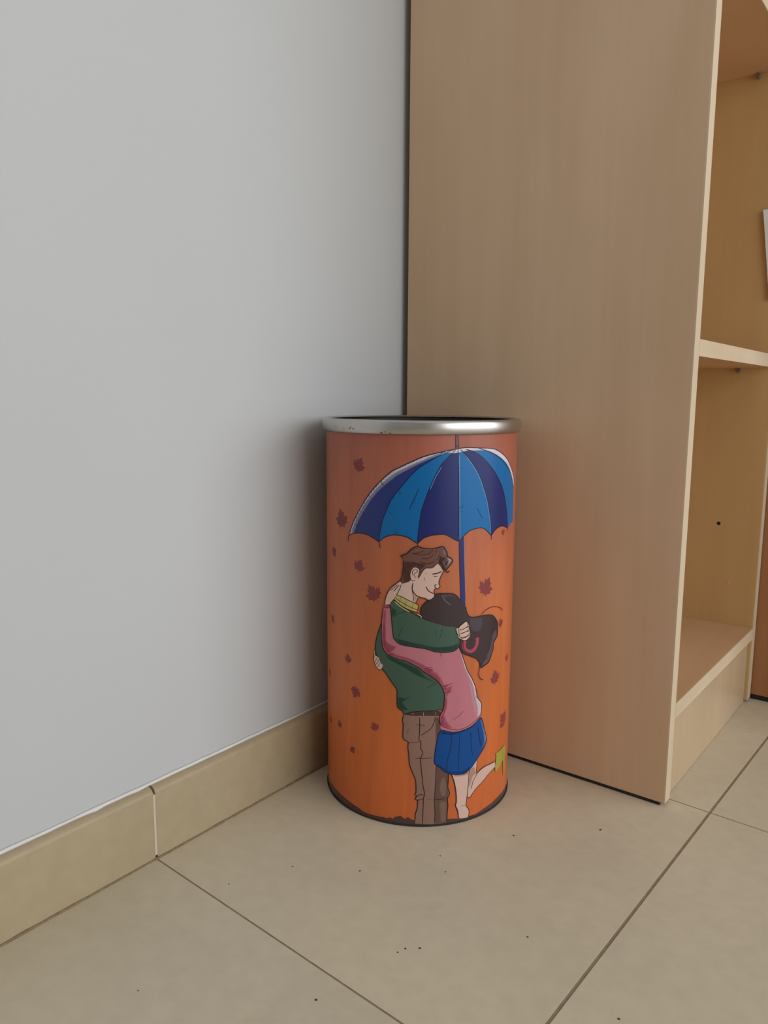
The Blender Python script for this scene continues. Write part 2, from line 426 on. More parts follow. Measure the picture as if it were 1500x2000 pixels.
def ink_mat():
    n = NT('printing_ink'); a = n.n('ShaderNodeAttribute'); a.attribute_name = 'ink'
    v = n.coords((25, 25, 6)); z = n.noise(v, 1.5, 4, 0.6)
    r2 = n.ramp(z, 0, [(0.3, (0.92, 0.92, 0.92)), (0.7, (1.05, 1.05, 1.05))])
    m = n.mix(1.0, (a, 'Color'), (r2, 0), 'MULTIPLY')
    n.l(m, 2, n.b, 'Base Color'); n.l(a, 'Alpha', n.b, 'Alpha')
    n.set(Roughness=INK_R, Specular_IOR_Level=0.30); return n.m
M_INK = ink_mat()
def rim_mat():
    n = NT('worn_chrome'); v = n.coords((1, 1, 1)); z = n.noise(v, 60, 4)
    r = n.ramp(z, 0, [(0.3, (0.27, 0.27, 0.27)), (0.7, (0.34, 0.34, 0.34))])
    n.l(r, 0, n.b, 'Roughness')
    n.set(Base_Color=(*lin((194, 190, 186)), 1), Metallic=1.0); return n.m
M_RIM = rim_mat()
M_LINER = simple('dark_inner_tin', (36, 36, 34), 0.55)
M_FOOT = simple('black_base_ring', (44, 36, 32), 0.5)

SEG = 240
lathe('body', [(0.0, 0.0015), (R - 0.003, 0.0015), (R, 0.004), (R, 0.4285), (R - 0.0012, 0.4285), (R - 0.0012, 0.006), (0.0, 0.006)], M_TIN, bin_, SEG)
lathe('base_ring', [(R - 0.004, 0.0), (R + 0.0009, 0.0), (R + 0.0013, 0.0005), (R + 0.0013, 0.0015), (R + 0.0003, 0.0020), (R + 0.0002, 0.0012), (R - 0.004, 0.0012)], M_FOOT, bin_, SEG, closed=True)['label'] = 'black ring around the foot'
lathe('inner_lining', [(R - 0.0016, 0.0062), (R - 0.0016, 0.4340), (R - 0.0026, 0.4340), (R - 0.0026, 0.0075), (0.0, 0.0075)], M_LINER, bin_, SEG)['label'] = 'dark inside of the bin'
prof = []
zc, hh, ro, ri = 0.4296, 0.0073, 0.1128, 0.1046
for k in range(13):      # rounded outer bead
    a = -pi / 2 + pi * k / 12
    prof.append((ro - 0.0035 + 0.0035 * cos(a) ** 0.75 if cos(a) > 0 else ro - 0.0035, zc + hh * sin(a)))
prof += [(ri + 0.0016, zc + hh - 0.0003), (ri, zc + hh - 0.0016), (ri + 0.0005, zc + hh - 0.0023), (R - 0.0022, zc + hh - 0.0025), (R - 0.0010, zc + hh - 0.0030), (R - 0.0010, 0.4291), (R + 0.0002, 0.4291), (R + 0.0002, zc - hh)]
rim = lathe('rim', prof, M_RIM, bin_, SEG, closed=True, ang=50); rim['label'] = 'shiny metal rim'
# black chips in the chrome
M_CHIP = simple('rust_chip', (40, 28, 24), 0.8)
def chip(uv, w, h):
    bm = bmesh.new(); n = 8; th = uv[0] / R; vs = []
    for k in range(n):
        a = 2 * pi * k / n; j = 0.7 + 0.5 * random.random()
        t = th + w * j * cos(a) / ro; z = uv[1] + h * j * sin(a)
        q = max(-1, min(1, (z - zc) / hh)); rr = ro - 0.0035 + 0.0035 * (1 - q * q) ** 0.375 + 0.00025
        vs.append(bm.verts.new((rr * cos(t), rr * sin(t), z)))
    bm.faces.new(vs)
    return link('rust_chip', mesh_from(bm, 'rust_chip'), rim, M_CHIP)
for u, z, w, h in ((-0.078, 0.4272, 0.0008, 0.0006), (-0.0765, 0.4285, 0.0005, 0.0008), (-0.0728, 0.4270, 0.0008, 0.0007), (-0.1015, 0.4285, 0.0005, 0.0005),
                   (-0.040, 0.4240, 0.0012, 0.0006), (-0.031, 0.4236, 0.001, 0.0006), (-0.036, 0.4250, 0.0012, 0.0004), (-0.087, 0.4265, 0.0004, 0.0006)):
    chip((u, z), w, h)

# ---- the print: flat ink shapes on the tin, in (arc, height) tenths of a millimetre
INK = dict(leaf=(146, 70, 74), ground=(84, 64, 58), groundl=(64, 46, 42), pole=(46, 50, 110), polel=(150, 130, 150), line=(40, 20, 26), light=(10, 105, 168),
    dark=(42, 55, 118), dark2=(32, 41, 104), white=(234, 224, 230), navy=(22, 24, 62), lightl=(120, 172, 206), trouser=(147, 112, 98), trouserd=(106, 78, 70),
    trousers2=(172, 142, 122), belt=(74, 54, 52), collar=(188, 170, 104), collarl=(220, 205, 150), grey=(160, 160, 170), green=(70, 95, 80), greend=(42, 70, 60), skin=(218, 182, 166),
    skind=(190, 140, 122), shoe=(172, 166, 72), shoel=(130, 116, 40), skirt=(0, 72, 140), skirtl=(110, 140, 180), pink=(192, 118, 128), pinkd=(172, 66, 92),
    pinkw=(222, 196, 204), red=(128, 36, 56), hairw=(65, 50, 52), hairl=(116, 102, 112), handle=(180, 70, 90), handled=(120, 40, 56), cuff=(160, 66, 84),
    hairm=(116, 78, 66), haird=(70, 42, 40), hairp=(140, 110, 124), hairh=(190, 166, 160), hairl2=(140, 98, 82))
INK = {k: tuple(x for x in lin(v)) for k, v in INK.items()}
ART = [
('leaf','F','leaf',20,'-694,3889'),
('leaf','F','leaf',27,'-973,3282'),
('leaf','F','leaf',15,'-1150,2903'),
('leaf','F','leaf',18,'-691,2822'),
('leaf','F','leaf',24,'-495,2548'),
('leaf','F','leaf',14,'-1200,2123'),
('leaf','F','leaf',14,'-858,1754'),
('leaf','F','leaf',12,'-1331,1450'),
('leaf','F','leaf',18,'-734,1419'),
('leaf','F','leaf',11,'-1288,889'),
('leaf','F','leaf',12,'-1022,940'),
('leaf','F','leaf',13,'-473,1075'),
('leaf','F','leaf',11,'-786,731'),
('leaf','F','leaf',26,'762,2598'),
('leaf','F','leaf',14,'1046,2149'),
('leaf','F','leaf',12,'1253,1695'),
('leaf','F','leaf',21,'968,1545'),
('leaf','F','leaf',26,'1201,979'),
('leaf','F','leaf',9,'1047,3168'),
('ground','Q','ground',1,'-1411,125 -1300,106 -1184,98 -1096,94 -989,103 -884,90 -830,77 -780,75 -732,71 -676,69 -612,42 -532,50 -465,52 -410,48 -374,61 -330,53 -295,73 -261,62 -236,88 -202,98 -177,110 -152,95 -127,76 -95,101 -62,82 -21,71 -17,78 62,65 200,67 335,44 339,66 398,61 466,49 537,39 588,36 642,34 689,41 739,46 791,56 856,65 917,71 972,73 1031,83 1084,85 1143,89 1232,85 1352,82 1413,101 1447,-24 1241,-17 976,-18 776,-21 538,-8 334,7 275,-2 56,9 -89,12 -119,2 -465,16 -780,16 -1077,29 -1340,9'),
('ground','S','groundl',1.2,'-1266,113 -1077,104 -884,90 -732,72 -602,46 -465,47 -338,56'),
('umbrella','Q','pole',1,'407,3143 463,3189 473,2918 491,2611 505,2321 500,2269 452,2285 435,2616 419,2922 411,3144'),
('umbrella','S','line',0.9,'411,3144 419,2922 435,2616 450,2306'),
('umbrella','S','polel',0.8,'472,3130 480,2897 495,2610 502,2507'),
('umbrella','Q','light',1,'-842,3128 -803,3222 -750,3324 -682,3425 -609,3533 -533,3631 -417,3751 -302,3850 -195,3906 -91,3956 12,4002 114,4033 201,4052 274,4069 358,4080 393,4088 486,4094 606,4088 801,4076 886,4055 985,4013 1090,3951 1192,3861 1271,3778 1333,3688 1320,3631 1310,3541 1328,3408 1335,3248 1230,3228 1151,3197 1040,3235 956,3236 884,3206 827,3156 780,3199 736,3235 678,3256 600,3253 528,3234 460,3183 407,3134 355,3158 303,3191 252,3211 215,3213 197,3214 113,3204 36,3175 -26,3118 -96,3166 -153,3189 -224,3200 -297,3195 -379,3165 -437,3113 -506,3150 -574,3176 -663,3184 -761,3169'),
('umbrella','Q','dark',1,'-842,3128 -803,3222 -750,3324 -682,3425 -609,3533 -533,3631 -417,3751 -302,3850 -195,3906 -91,3956 12,4002 114,4033 201,4052 150,3999 47,3937 -35,3881 -117,3797 -186,3711 -256,3625 -314,3538 -358,3437 -396,3342 -422,3233 -437,3113 -506,3150 -574,3176 -663,3184 -761,3169'),
('umbrella','Q','dark2',1,'377,4076 392,3795 400,3492 409,3133 355,3158 303,3191 252,3211 215,3213 197,3214 113,3204 36,3175 -26,3118 -17,3253 -1,3373 15,3471 45,3563 85,3674 139,3799 203,3923 239,3965 293,4018 355,4074'),
('umbrella','Q','dark2',1,'406,4076 481,4009 545,3935 613,3847 670,3747 713,3647 759,3532 790,3417 817,3302 827,3156 884,3206 956,3236 1040,3235 1151,3197 1135,3303 1105,3416 1054,3549 992,3663 909,3769 808,3874 686,3978 564,4048 466,4078'),
('umbrella','Q','white',0.25,'-830,3134 -792,3216 -730,3326 -663,3427 -592,3534 -516,3632 -406,3751 -294,3847 -188,3899 -84,3949 19,3995 121,4026 201,4043 201,4023 129,3996 40,3958 -49,3915 -138,3865 -229,3814 -316,3749 -405,3674 -499,3577 -574,3478 -645,3378 -711,3270 -761,3161'),
('umbrella','Q','white',0.7,'-836,3131 -797,3223 -745,3324 -677,3426 -605,3533 -528,3631 -413,3751 -298,3848 -191,3904 -87,3954 15,4000 118,4031 201,4050 201,4037 129,4016 33,3975 -63,3932 -166,3882 -258,3834 -345,3768 -436,3687 -524,3596 -609,3490 -682,3382 -750,3265 -797,3153'),
('umbrella','Q','white',0.8,'201,4034 274,4069 358,4080 393,4088 486,4094 606,4088 801,4076 716,4068 749,4047 668,4060 563,4060 487,4061 407,4047 324,4037 262,4045 202,4019'),
('umbrella','Q','white',0.9,'621,4085 801,4076 886,4055 985,4013 1090,3951 1192,3861 1271,3778 1333,3688 1326,3630 1304,3632 1263,3701 1220,3757 1143,3846 1039,3923 920,3985 793,4037'),
('umbrella','S','line',1.2,'-842,3128 -803,3222 -750,3324 -682,3425 -609,3533 -533,3631 -417,3751 -302,3850 -195,3906 -91,3956 12,4002 114,4033 201,4052 274,4069 358,4080 393,4088 486,4094 606,4088 801,4076 886,4055 985,4013 1090,3951 1192,3861 1271,3778 1333,3688 1320,3631'),
('umbrella','S','navy',1.2,'201,4023 150,3999 47,3937 -35,3881 -117,3797 -186,3711 -256,3625 -314,3538 -358,3437 -396,3342 -422,3233 -437,3113 -429,3089 -421,3050'),
('umbrella','S','line',1,'342,4076 286,4061 202,4019'),
('umbrella','S','navy',1.1,'355,4074 293,4018 239,3965 203,3924 139,3799 85,3674 45,3563 15,3471 -1,3373 -17,3253 -26,3118 -18,3089'),
('umbrella','S','navy',1.5,'377,4082 392,3795 400,3492 409,3133'),
('umbrella','S','lightl',0.8,'396,4022 402,3795 410,3492 419,3142'),
('umbrella','S','navy',1.3,'406,4076 481,4009 545,3935 613,3847 670,3747 713,3647 759,3532 790,3417 817,3302 827,3156 831,3111'),
('umbrella','S','lightl',0.7,'474,4003 535,3929 602,3842 658,3742 701,3641 747,3527 777,3412 804,3297 816,3176'),
('umbrella','S','lightl',0.7,'210,3906 147,3796 94,3671'),
('umbrella','S','navy',1.3,'466,4078 564,4048 686,3978 808,3874 909,3769 992,3663 1054,3549 1105,3416 1135,3303 1151,3197 1146,3158'),
('umbrella','S','line',1.1,'621,4083 749,4048 889,3993 1013,3930 1127,3847 1221,3750 1275,3674 1300,3626'),
('umbrella','S','line',1.2,'-850,3068 -842,3128 -761,3167 -663,3183 -574,3174 -506,3149 -437,3112'),
('umbrella','S','line',1.2,'-437,3112 -379,3163 -297,3194 -224,3198 -153,3187 -96,3164 -26,3116'),
('umbrella','S','line',1.2,'-26,3116 36,3174 113,3202 197,3212 252,3210 303,3189 355,3157 407,3132'),
('umbrella','S','line',1.2,'414,3132 460,3182 528,3233 601,3252 678,3255 736,3234 780,3198 828,3155'),
('umbrella','S','line',1.1,'828,3155 884,3205 957,3234 1041,3233 1151,3195'),
('umbrella','S','navy',0.8,'-19,3684 -45,3617 -79,3547 -113,3469'),
('umbrella','S','navy',0.6,'-52,3575 -79,3505'),
('umbrella','S','navy',0.7,'-221,3658 -185,3628'),
('umbrella','S','navy',0.7,'-228,3644 -196,3613'),
('umbrella','S','navy',0.7,'-336,3442 -284,3402'),
('umbrella','S','navy',0.7,'-253,3202 -252,3251'),
('umbrella','S','navy',0.7,'-231,3199 -230,3242'),
('umbrella','S','navy',0.7,'403,3480 429,3488 452,3505'),
('umbrella','S','navy',0.7,'414,3443 458,3435'),
('umbrella','S','navy',0.6,'617,3468 657,3404 699,3351'),
('umbrella','S','navy',0.6,'397,3894 437,3890'),
('umbrella','S','line',1,'-417,3758 -406,3730 -386,3703'),
('umbrella','Q','polel',0.35,'352,4222 376,4221 387,4088 355,4088'),
('umbrella','S','line',1,'352,4222 353,4154 354,4084'),
('umbrella','S','line',1,'374,4222 380,4153 388,4083'),
('umbrella','S','line',0.8,'361,4130 373,4109 358,4094'),
('man','Q','trouser',1,'-151,1266 -162,1202 -154,1165 -155,1008 -127,980 -98,964 -101,907 -90,817 -82,719 -52,630 -15,533 -8,395 -24,371 1,357 -20,318 12,304 6,211 -14,140 -12,79 -17,33 63,30 201,24 336,27 337,145 343,222 338,308 360,366 339,431 337,585 340,615 219,711 214,1044 271,1114 232,1237 217,1271'),
('man','Q','trouserd',1,'199,712 340,611 339,431 348,368 338,308 343,222 337,145 336,27 201,27 191,285 198,438'),
('man','Q','trousers2',0.4,'259,548 310,565 328,433 315,334 270,339 238,435'),
('man','Q','trousers2',0.4,'241,281 331,286 332,37 260,38'),
('man','Q','trouserd',0.55,'182,1247 218,1253 271,1122 214,1029 181,820 186,970'),
('man','S','trouserd',2.2,'226,297 230,26'),
('man','Q','belt',1,'-153,1300 -67,1306 53,1311 217,1316 246,1288 217,1262 61,1266 -59,1263 -148,1267'),
('man','S','collar',2.2,'60,1302 62,1268'),
('man','S','grey',2,'-63,1285 -38,1286'),
('man','S','trousers2',1.6,'187,1303 190,1269'),
('man','S','line',1.3,'-151,1266 -162,1202 -154,1165 -155,1008 -127,980 -98,964 -101,907 -90,817 -82,719 -52,630 -15,533 -8,395 -24,371 1,357 -20,318 12,304 6,211 -14,140 -12,79'),
('man','S','line',1.2,'19,1246 22,1123 15,995 33,981 37,898 59,845 35,785 44,671 56,557 64,481 83,381 73,327 68,173 63,30'),
('man','S','line',1,'185,1251 175,1195 141,1122 84,1078 32,1044'),
('man','S','line',1,'205,697 200,514 195,400 189,285 199,129 193,29'),
('man','S','line',1.3,'340,607 339,431 360,366 338,308 343,222 337,145 332,37'),
('man','S','line',0.7,'-16,1167 34,1160 83,1162'),
('man','S','line',0.7,'-25,787 46,785 167,790'),
('man','S','line',0.7,'109,311 167,321'),
('man','S','line',0.8,'-100,1117 -103,1057'),
('man','S','line',1,'1,349 37,372 80,369'),
('man','S','line',0.9,'-13,307 30,312 73,327'),
('man','S','line',0.9,'200,311 255,306 300,321'),
('man','S','line',0.6,'-98,964 -35,967 22,973'),
('man','S','line',0.6,'-150,1162 -115,1158'),
('man','Q','green',1,'-299,2471 -378,2298 -400,2243 -450,2101 -472,1971 -457,1889 -426,1810 -392,1751 -342,1698 -299,1640 -256,1582 -224,1532 -222,1448 -216,1347 -166,1309 -145,1274 -58,1310 53,1320 175,1323 270,1333 278,1455 259,1562 190,1661 184,2058 -220,2255'),
('man','Q','greend',0.65,'-387,1924 -217,1870 -94,1827 7,1779 88,1695 190,1630 249,1542 232,1575 129,1642 -12,1705 -185,1800 -322,1859'),
('man','Q','greend',0.585,'-214,1470 -111,1447 -161,1400 -89,1321 -160,1315 -213,1353'),
('man','S','greend',1.6,'-203,1460 -151,1444 -90,1459'),
('man','S','greend',1.4,'90,1569 140,1600 211,1618'),
('man','S','line',1.4,'-395,2265 -450,2101 -472,1971 -457,1889 -426,1810 -392,1751 -342,1698 -299,1640 -256,1582 -224,1532 -222,1448 -216,1347 -166,1309 -145,1274'),
('man','S','line',1,'-145,1274 -58,1306 53,1318 175,1321 270,1331'),
('woman','Q','skin',1,'-494,1930 -477,1930 -467,1886 -441,1881 -419,1864 -406,1823 -383,1796 -399,1746 -428,1732 -460,1760 -484,1811 -481,1866'),
('woman','S','line',0.9,'-491,1930 -484,1877 -490,1834 -480,1805 -464,1772 -447,1744 -421,1733 -399,1746'),
('woman','S','line',0.9,'-441,1875 -457,1845 -477,1806'),
('woman','S','line',0.9,'-419,1854 -441,1818 -464,1784'),
('woman','S','line',0.9,'-406,1820 -425,1790 -444,1754'),
('woman','S','line',0.9,'-474,1927 -469,1886 -448,1880 -422,1866 -406,1823 -385,1796'),
('woman','Q','skin',1,'572,643 595,612 694,678 685,516 723,536 828,563 906,563 1000,560 1012,496 900,459 797,402 696,347 634,299 605,267 578,274 577,452'),
('woman','Q','skin',1,'381,589 416,466 436,352 441,252 432,208 457,150 476,57 588,38 601,109 562,179 568,257 576,354 585,450 595,618 523,602'),
('woman','Q','skind',0.5,'388,588 524,569 595,612 590,534 511,533 408,546'),
('woman','Q','skind',0.5,'585,450 599,611 672,618 683,523 644,494 616,409 587,351'),
('woman','S','line',1.3,'368,591 392,542 416,466 436,352 441,252 432,208 457,150 474,54'),
('woman','S','line',1.2,'599,624 591,547 586,450 577,354 568,257 562,185 601,115 597,37'),
('woman','S','line',1,'696,677 691,587 685,516'),
('woman','S','line',1.1,'625,361 635,404 646,441 676,485 723,534 809,564 906,563 1000,560'),
('woman','S','line',1.2,'1016,489 900,459 797,402 696,347 635,292 609,265 576,275'),
('woman','S','grey',2.5,'498,188 526,191 551,182'),
('woman','Q','shoe',1,'996,652 1078,647 1185,651 1258,651 1287,594 1294,529 1273,504 1282,278 1238,291 1217,487 1164,490 1104,453 1026,421 1010,485 1029,632'),
('woman','S','shoel',0.8,'1002,650 1027,633 1024,567 1009,499 1019,427'),
('woman','S','shoel',0.8,'1152,652 1200,577 1188,500'),
('woman','Q','skirt',1,'251,1097 220,1045 192,874 184,733 248,674 313,613 401,578 529,565 615,612 679,673 747,743 804,804 832,885 797,1006 763,1115 740,1159 653,1120 529,1081 414,1057 326,1074'),
('woman','Q','skirtl',0.7,'745,1155 771,1091 805,993 829,886 796,806 753,775 786,887 755,1029 723,1125'),
('woman','Q','white',0.6,'761,1105 780,1066 808,981 826,887 796,818 804,893 785,1010'),
('woman','Q','navy',0.4,'251,1097 414,1055 653,1115 667,1084 414,1024 241,1054'),
('woman','Q','navy',0.35,'186,733 248,676 313,615 401,581 529,567 615,614 602,643 516,601 401,612 323,644 247,707'),
('woman','S','navy',1.3,'251,1097 220,1045 192,874 184,733 248,674 313,613 401,576 529,563 615,609 679,671 747,741 804,802 832,885 797,1006 763,1115 740,1159'),
('woman','S','navy',1,'370,1041 362,901 326,753 318,623'),
('woman','S','navy',1,'465,1027 458,843 458,591'),
('woman','S','navy',1,'597,1034 607,901 631,741'),
('woman','S','navy',1.6,'694,1067 719,939 751,819'),
('woman','Q','pink',1,'-379,2417 -310,2434 -294,2410 -282,2257 -271,2144 -229,2106 83,2037 394,2000 432,2001 462,1932 499,1833 536,1732 600,1625 654,1507 684,1393 735,1322 735,1185 627,1101 505,1068 391,1062 315,1082 251,1104 233,1202 238,1266 268,1328 281,1497 259,1562 211,1639 128,1705 57,1753 17,1789 -115,1857 -238,1884 -333,1921 -377,1978 -399,2132 -397,2264 -390,2348'),
('woman','Q','pinkd',0.486,'-379,2401 -336,2406 -351,2249 -361,2113 -333,1991 -259,1937 -115,1907 6,1859 127,1789 230,1701 295,1570 380,1604 360,1522 318,1473 315,1367 290,1262 346,1149 413,1097 303,1116 250,1137 236,1234 270,1328 283,1497 259,1562 211,1639 128,1705 57,1753 17,1789 -115,1857 -238,1884 -333,1921 -377,1978 -397,2132 -389,2297'),
('woman','Q','pinkd',0.54,'-368,2299 -345,2177 -339,2063 -259,2020 -218,2034 -269,1956 -333,1949 -377,1996 -394,2140'),
('woman','Q','pinkd',0.54,'47,1758 168,1788 128,1747 210,1681 253,1595 337,1619 285,1539 269,1551 211,1639'),
('woman','Q','pinkd',0.594,'286,1497 314,1420 300,1315 270,1232 292,1144 250,1147 236,1223 270,1328'),
('woman','Q','pinkw',0.85,'438,1987 464,1932 499,1833 536,1732 600,1625 654,1507 682,1394 732,1319 729,1197 671,1168 674,1276 631,1426 595,1573 513,1725 463,1880'),
('woman','Q','pinkw',0.35,'427,1978 513,1714 565,1557 593,1423 628,1286 651,1172 674,1276 631,1426 595,1573 513,1725 463,1880'),
('woman','S','white',1.3,'444,1976 493,1833 527,1739 587,1633 645,1509'),
('woman','S','white',1,'671,1396 725,1316 724,1209'),
('woman','S','red',1,'255,1142 358,1099 436,1083 540,1092 639,1131 732,1186'),
('woman','S','pinkd',0.8,'303,1116 304,1089'),
('woman','S','pinkd',0.8,'358,1099 360,1072'),
('woman','S','pinkd',0.8,'419,1083 423,1061'),
('woman','S','pinkd',0.8,'481,1086 488,1066'),
('woman','S','pinkd',0.8,'546,1094 553,1073'),
('woman','S','pinkd',0.8,'614,1120 622,1100'),
('woman','S','red',1.1,'57,1764 97,1774 153,1776'),
('woman','S','red',0.9,'62,1788 107,1795 147,1801'),
('woman','S','red',0.9,'258,1584 316,1595 364,1615'),
('woman','S','red',1.2,'275,1503 307,1518 350,1517'),
('woman','S','red',0.8,'226,1958 232,1921'),
('woman','S','red',0.8,'241,1957 239,1895'),
('woman','S','pinkd',0.9,'377,1204 444,1233 506,1288'),
('woman','S','pinkd',0.9,'412,1130 504,1131'),
('woman','S','grey',0.8,'565,1551 611,1583'),
('woman','S','grey',0.9,'627,1351 645,1391 663,1425'),
('woman','S','grey',0.7,'513,1714 539,1731'),
('woman','S','red',0.9,'-322,1906 -280,1927 -254,1945'),
('woman','S','red',0.8,'-338,1951 -306,1950'),
('woman','S','line',1.2,'-379,2417 -390,2348 -397,2264 -399,2132 -393,2056 -377,1978 -333,1921 -238,1884 -115,1857 17,1789 57,1753 128,1705 211,1639 259,1562 281,1497 280,1423 268,1328 238,1266 233,1202 250,1142'),
('woman','S','line',1.2,'432,1999 462,1932 499,1833 536,1732 600,1625 654,1507 684,1393 735,1322 735,1174'),
('woman','S','line',1.1,'251,1104 315,1082 391,1060 505,1066 627,1099 733,1169'),
('woman','Q','hairw',1,'116,2540 48,2484 19,2427 28,2346 80,2313 180,2272 283,2242 400,2212 422,2149 433,2059 438,1999 492,1920 588,1882 562,1887 636,1852 679,1817 702,1778 703,1738 714,1724 771,1741 834,1767 870,1828 904,1898 910,1970 970,2024 981,2114 967,2191 907,2259 840,2294 707,2307 618,2304 548,2322 513,2377 506,2425 433,2508 401,2552 351,2584 256,2593 192,2593 153,2570'),
('woman','Q','hairl',0.55,'204,2581 291,2586 364,2572 427,2503 395,2518 352,2544 304,2553 263,2543'),
('woman','Q','hairl',0.4,'549,2313 692,2299 734,2226 682,2144 594,2152 544,2225'),
('woman','Q','hairl',0.6,'944,2123 969,2031 910,1977 904,1892 859,1822 807,1797 788,1850 838,1913 861,2000 886,2074'),
('woman','Q','hairl',0.7,'870,1828 830,1771 770,1747 718,1732 739,1771 784,1813'),
('woman','S','white',0.9,'840,2297 907,2262 966,2198 989,2125'),
('woman','S','hairl',1.2,'233,2574 269,2514 330,2464'),
('woman','S','line',0.8,'210,2583 257,2555'),
('woman','S','line',0.8,'286,2586 316,2552'),
('woman','S','line',1.2,'165,2579 116,2540 48,2484 19,2427 28,2346 80,2313 180,2272 283,2242 400,2212'),
('woman','S','line',1.2,'119,2536 153,2570 192,2593 256,2593 351,2585 401,2552 433,2508'),
('woman','S','line',1.1,'502,2431 513,2377 548,2322 618,2304 707,2307 840,2294 907,2259 967,2191 981,2114 970,2024 910,1970 904,1898 870,1828 834,1767 771,1741 718,1723'),
('woman','S','line',1.1,'438,1999 492,1920 588,1882 562,1887 636,1852 679,1817 702,1778 703,1738 690,1695 687,1655 707,1616 730,1594 757,1583'),
('woman','S','line',0.9,'707,2323 769,2358 855,2376 953,2360 1021,2333 1072,2294'),
('umbrella','S','handle',7.5,'503,2063 492,2034 490,2004 507,1966 545,1940 590,1939 628,1960 649,1999 657,2040 650,2074'),
('umbrella','S','handled',2,'482,2053 483,1999 504,1949 559,1917'),
('umbrella','S','handled',1,'558,1959 579,1938'),
('umbrella','S','handled',1,'626,2045 663,2033'),
('man','Q','green',1,'-268,2515 -191,2460 -120,2418 -50,2380 20,2335 80,2310 180,2274 283,2242 400,2215 418,2143 436,2068 427,2007 373,1965 267,1958 165,1973 64,2006 -66,2023 -187,2042 -255,2093 -271,2154 -282,2257 -291,2359 -302,2450 -289,2498'),
('man','Q','greend',0.65,'-260,2114 -188,2099 -17,2067 184,2024 372,2033 431,2069 427,2007 373,1965 267,1958 165,1973 64,2006 -66,2023 -187,2042'),
('man','Q','greend',0.52,'-299,2451 -221,2396 -262,2331 -288,2328'),
('man','S','greend',1.4,'-267,2330 -201,2377 -120,2407'),
('man','S','greend',1.2,'-209,2118 -189,2182 -169,2235'),
('man','S','greend',1.2,'213,2106 233,2157 242,2218'),
('man','S','greend',1.2,'182,2138 171,2211'),
('man','S','line',1.3,'-302,2450 -291,2359 -282,2257 -271,2154 -255,2093 -187,2042 -66,2023 64,2006 165,1973 267,1958 373,1965 427,2007 439,2068 424,2143'),
('man','S','line',1.2,'-268,2515 -191,2454 -120,2415 -50,2377 20,2335'),
('man','Q','skin',1,'-187,2685 -130,2717 -19,2836 71,2865 127,2868 183,2916 212,2892 245,2831 225,2788 209,2743 199,2702 213,2670 187,2648 163,2652 148,2623 157,2593 153,2570 132,2547 109,2530 92,2527 64,2541 7,2559 -18,2547 -21,2518 -40,2491 -129,2528 -227,2569'),
('man','Q','skind',0.5,'-73,2632 -44,2584 -4,2559 -21,2541 -43,2494 -60,2516 -58,2569'),
('woman','Q','skin',1,'-364,2454 -355,2514 -340,2562 -304,2630 -245,2684 -193,2722 -167,2695 -199,2643 -233,2571 -262,2522 -300,2472 -309,2458'),
('woman','S','line',1.2,'-364,2454 -355,2514 -340,2562 -304,2630 -245,2684 -188,2731'),
('woman','S','line',1,'-187,2685 -199,2643 -233,2571 -262,2522 -300,2475'),
('woman','S','line',0.9,'-301,2609 -257,2651 -222,2682'),
('woman','S','line',1,'-268,2603 -233,2647 -205,2678'),
('woman','Q','cuff',1,'-373,2453 -309,2462 -305,2428 -377,2420'),
('woman','S','red',1,'-373,2453 -339,2453 -306,2464'),
('woman','S','red',1,'-377,2420 -339,2422 -305,2429'),
('woman','S','pinkw',1,'-358,2437 -345,2435'),
('man','Q','collar',1,'-227,2569 -175,2552 -111,2520 -49,2494 -9,2471 -19,2407 -48,2403 -105,2421 -162,2446 -220,2483 -262,2522 -244,2550'),
('man','S','line',1.1,'-227,2569 -175,2552 -111,2520 -49,2494 -9,2471 -19,2404'),
('man','S','line',1.1,'-262,2522 -220,2483 -162,2446 -105,2420 -48,2400 9,2372 38,2332'),
('man','S','line',0.9,'-250,2538 -186,2499 -128,2467 -71,2440 -20,2424'),
('man','S','line',0.9,'-189,2548 -206,2486'),
('man','S','line',0.9,'-130,2516 -148,2454'),
('man','S','line',0.9,'-57,2490 -77,2428'),
('man','S','collarl',1.2,'-256,2499 -214,2464 -156,2427 -99,2398'),
('man','S','pinkw',1.2,'-19,2381 9,2364 30,2340'),
('man','Q','hairm',1,'-193,2987 -133,3010 -78,3063 -27,3090 34,3071 118,3065 175,3073 237,3086 276,3028 286,2982 315,2969 340,2933 317,2894 274,2844 265,2821 245,2834 218,2881 183,2919 127,2868 65,2865 32,2836 4,2784 -15,2755 -19,2813 1,2848 -19,2870 -53,2875 -81,2851 -97,2810 -91,2741 -113,2717 -170,2697 -191,2713 -177,2778 -166,2876 -167,2945 -173,2968'),
('man','Q','haird',0.45,'-161,2934 -76,2932 8,2916 70,2894 37,2859 4,2842 -25,2870 -59,2875 -84,2848 -97,2810 -91,2741 -113,2720 -165,2700 -177,2778'),
('man','Q','hairp',0.9,'221,3049 255,3068 273,3022 271,2988 239,2980'),
('man','Q','haird',0.9,'188,2927 210,2990 239,2980 280,2976 240,2926 235,2903 276,2856 265,2827 245,2834 218,2881'),
('man','Q','hairh',0.9,'268,2968 315,2966 337,2933 305,2895 273,2864 287,2918'),
('man','Q','haird',0.9,'257,2960 298,2952 304,2923 273,2879 246,2903'),
('man','S','hairp',0.8,'252,2908 280,2947 295,2929 276,2884'),
('man','S','hairl2',1,'-49,3047 34,3057 118,3057 192,3062'),
('man','S','haird',1.2,'175,3059 147,3008 92,2968 13,2962'),
('man','S','haird',1.2,'198,3047 188,2979 149,2934 81,2911 3,2928'),
('man','S','haird',1,'135,3060 91,3014 24,3002 -55,3012'),
('man','S','haird',1,'46,3054 -10,3025 -77,3012'),
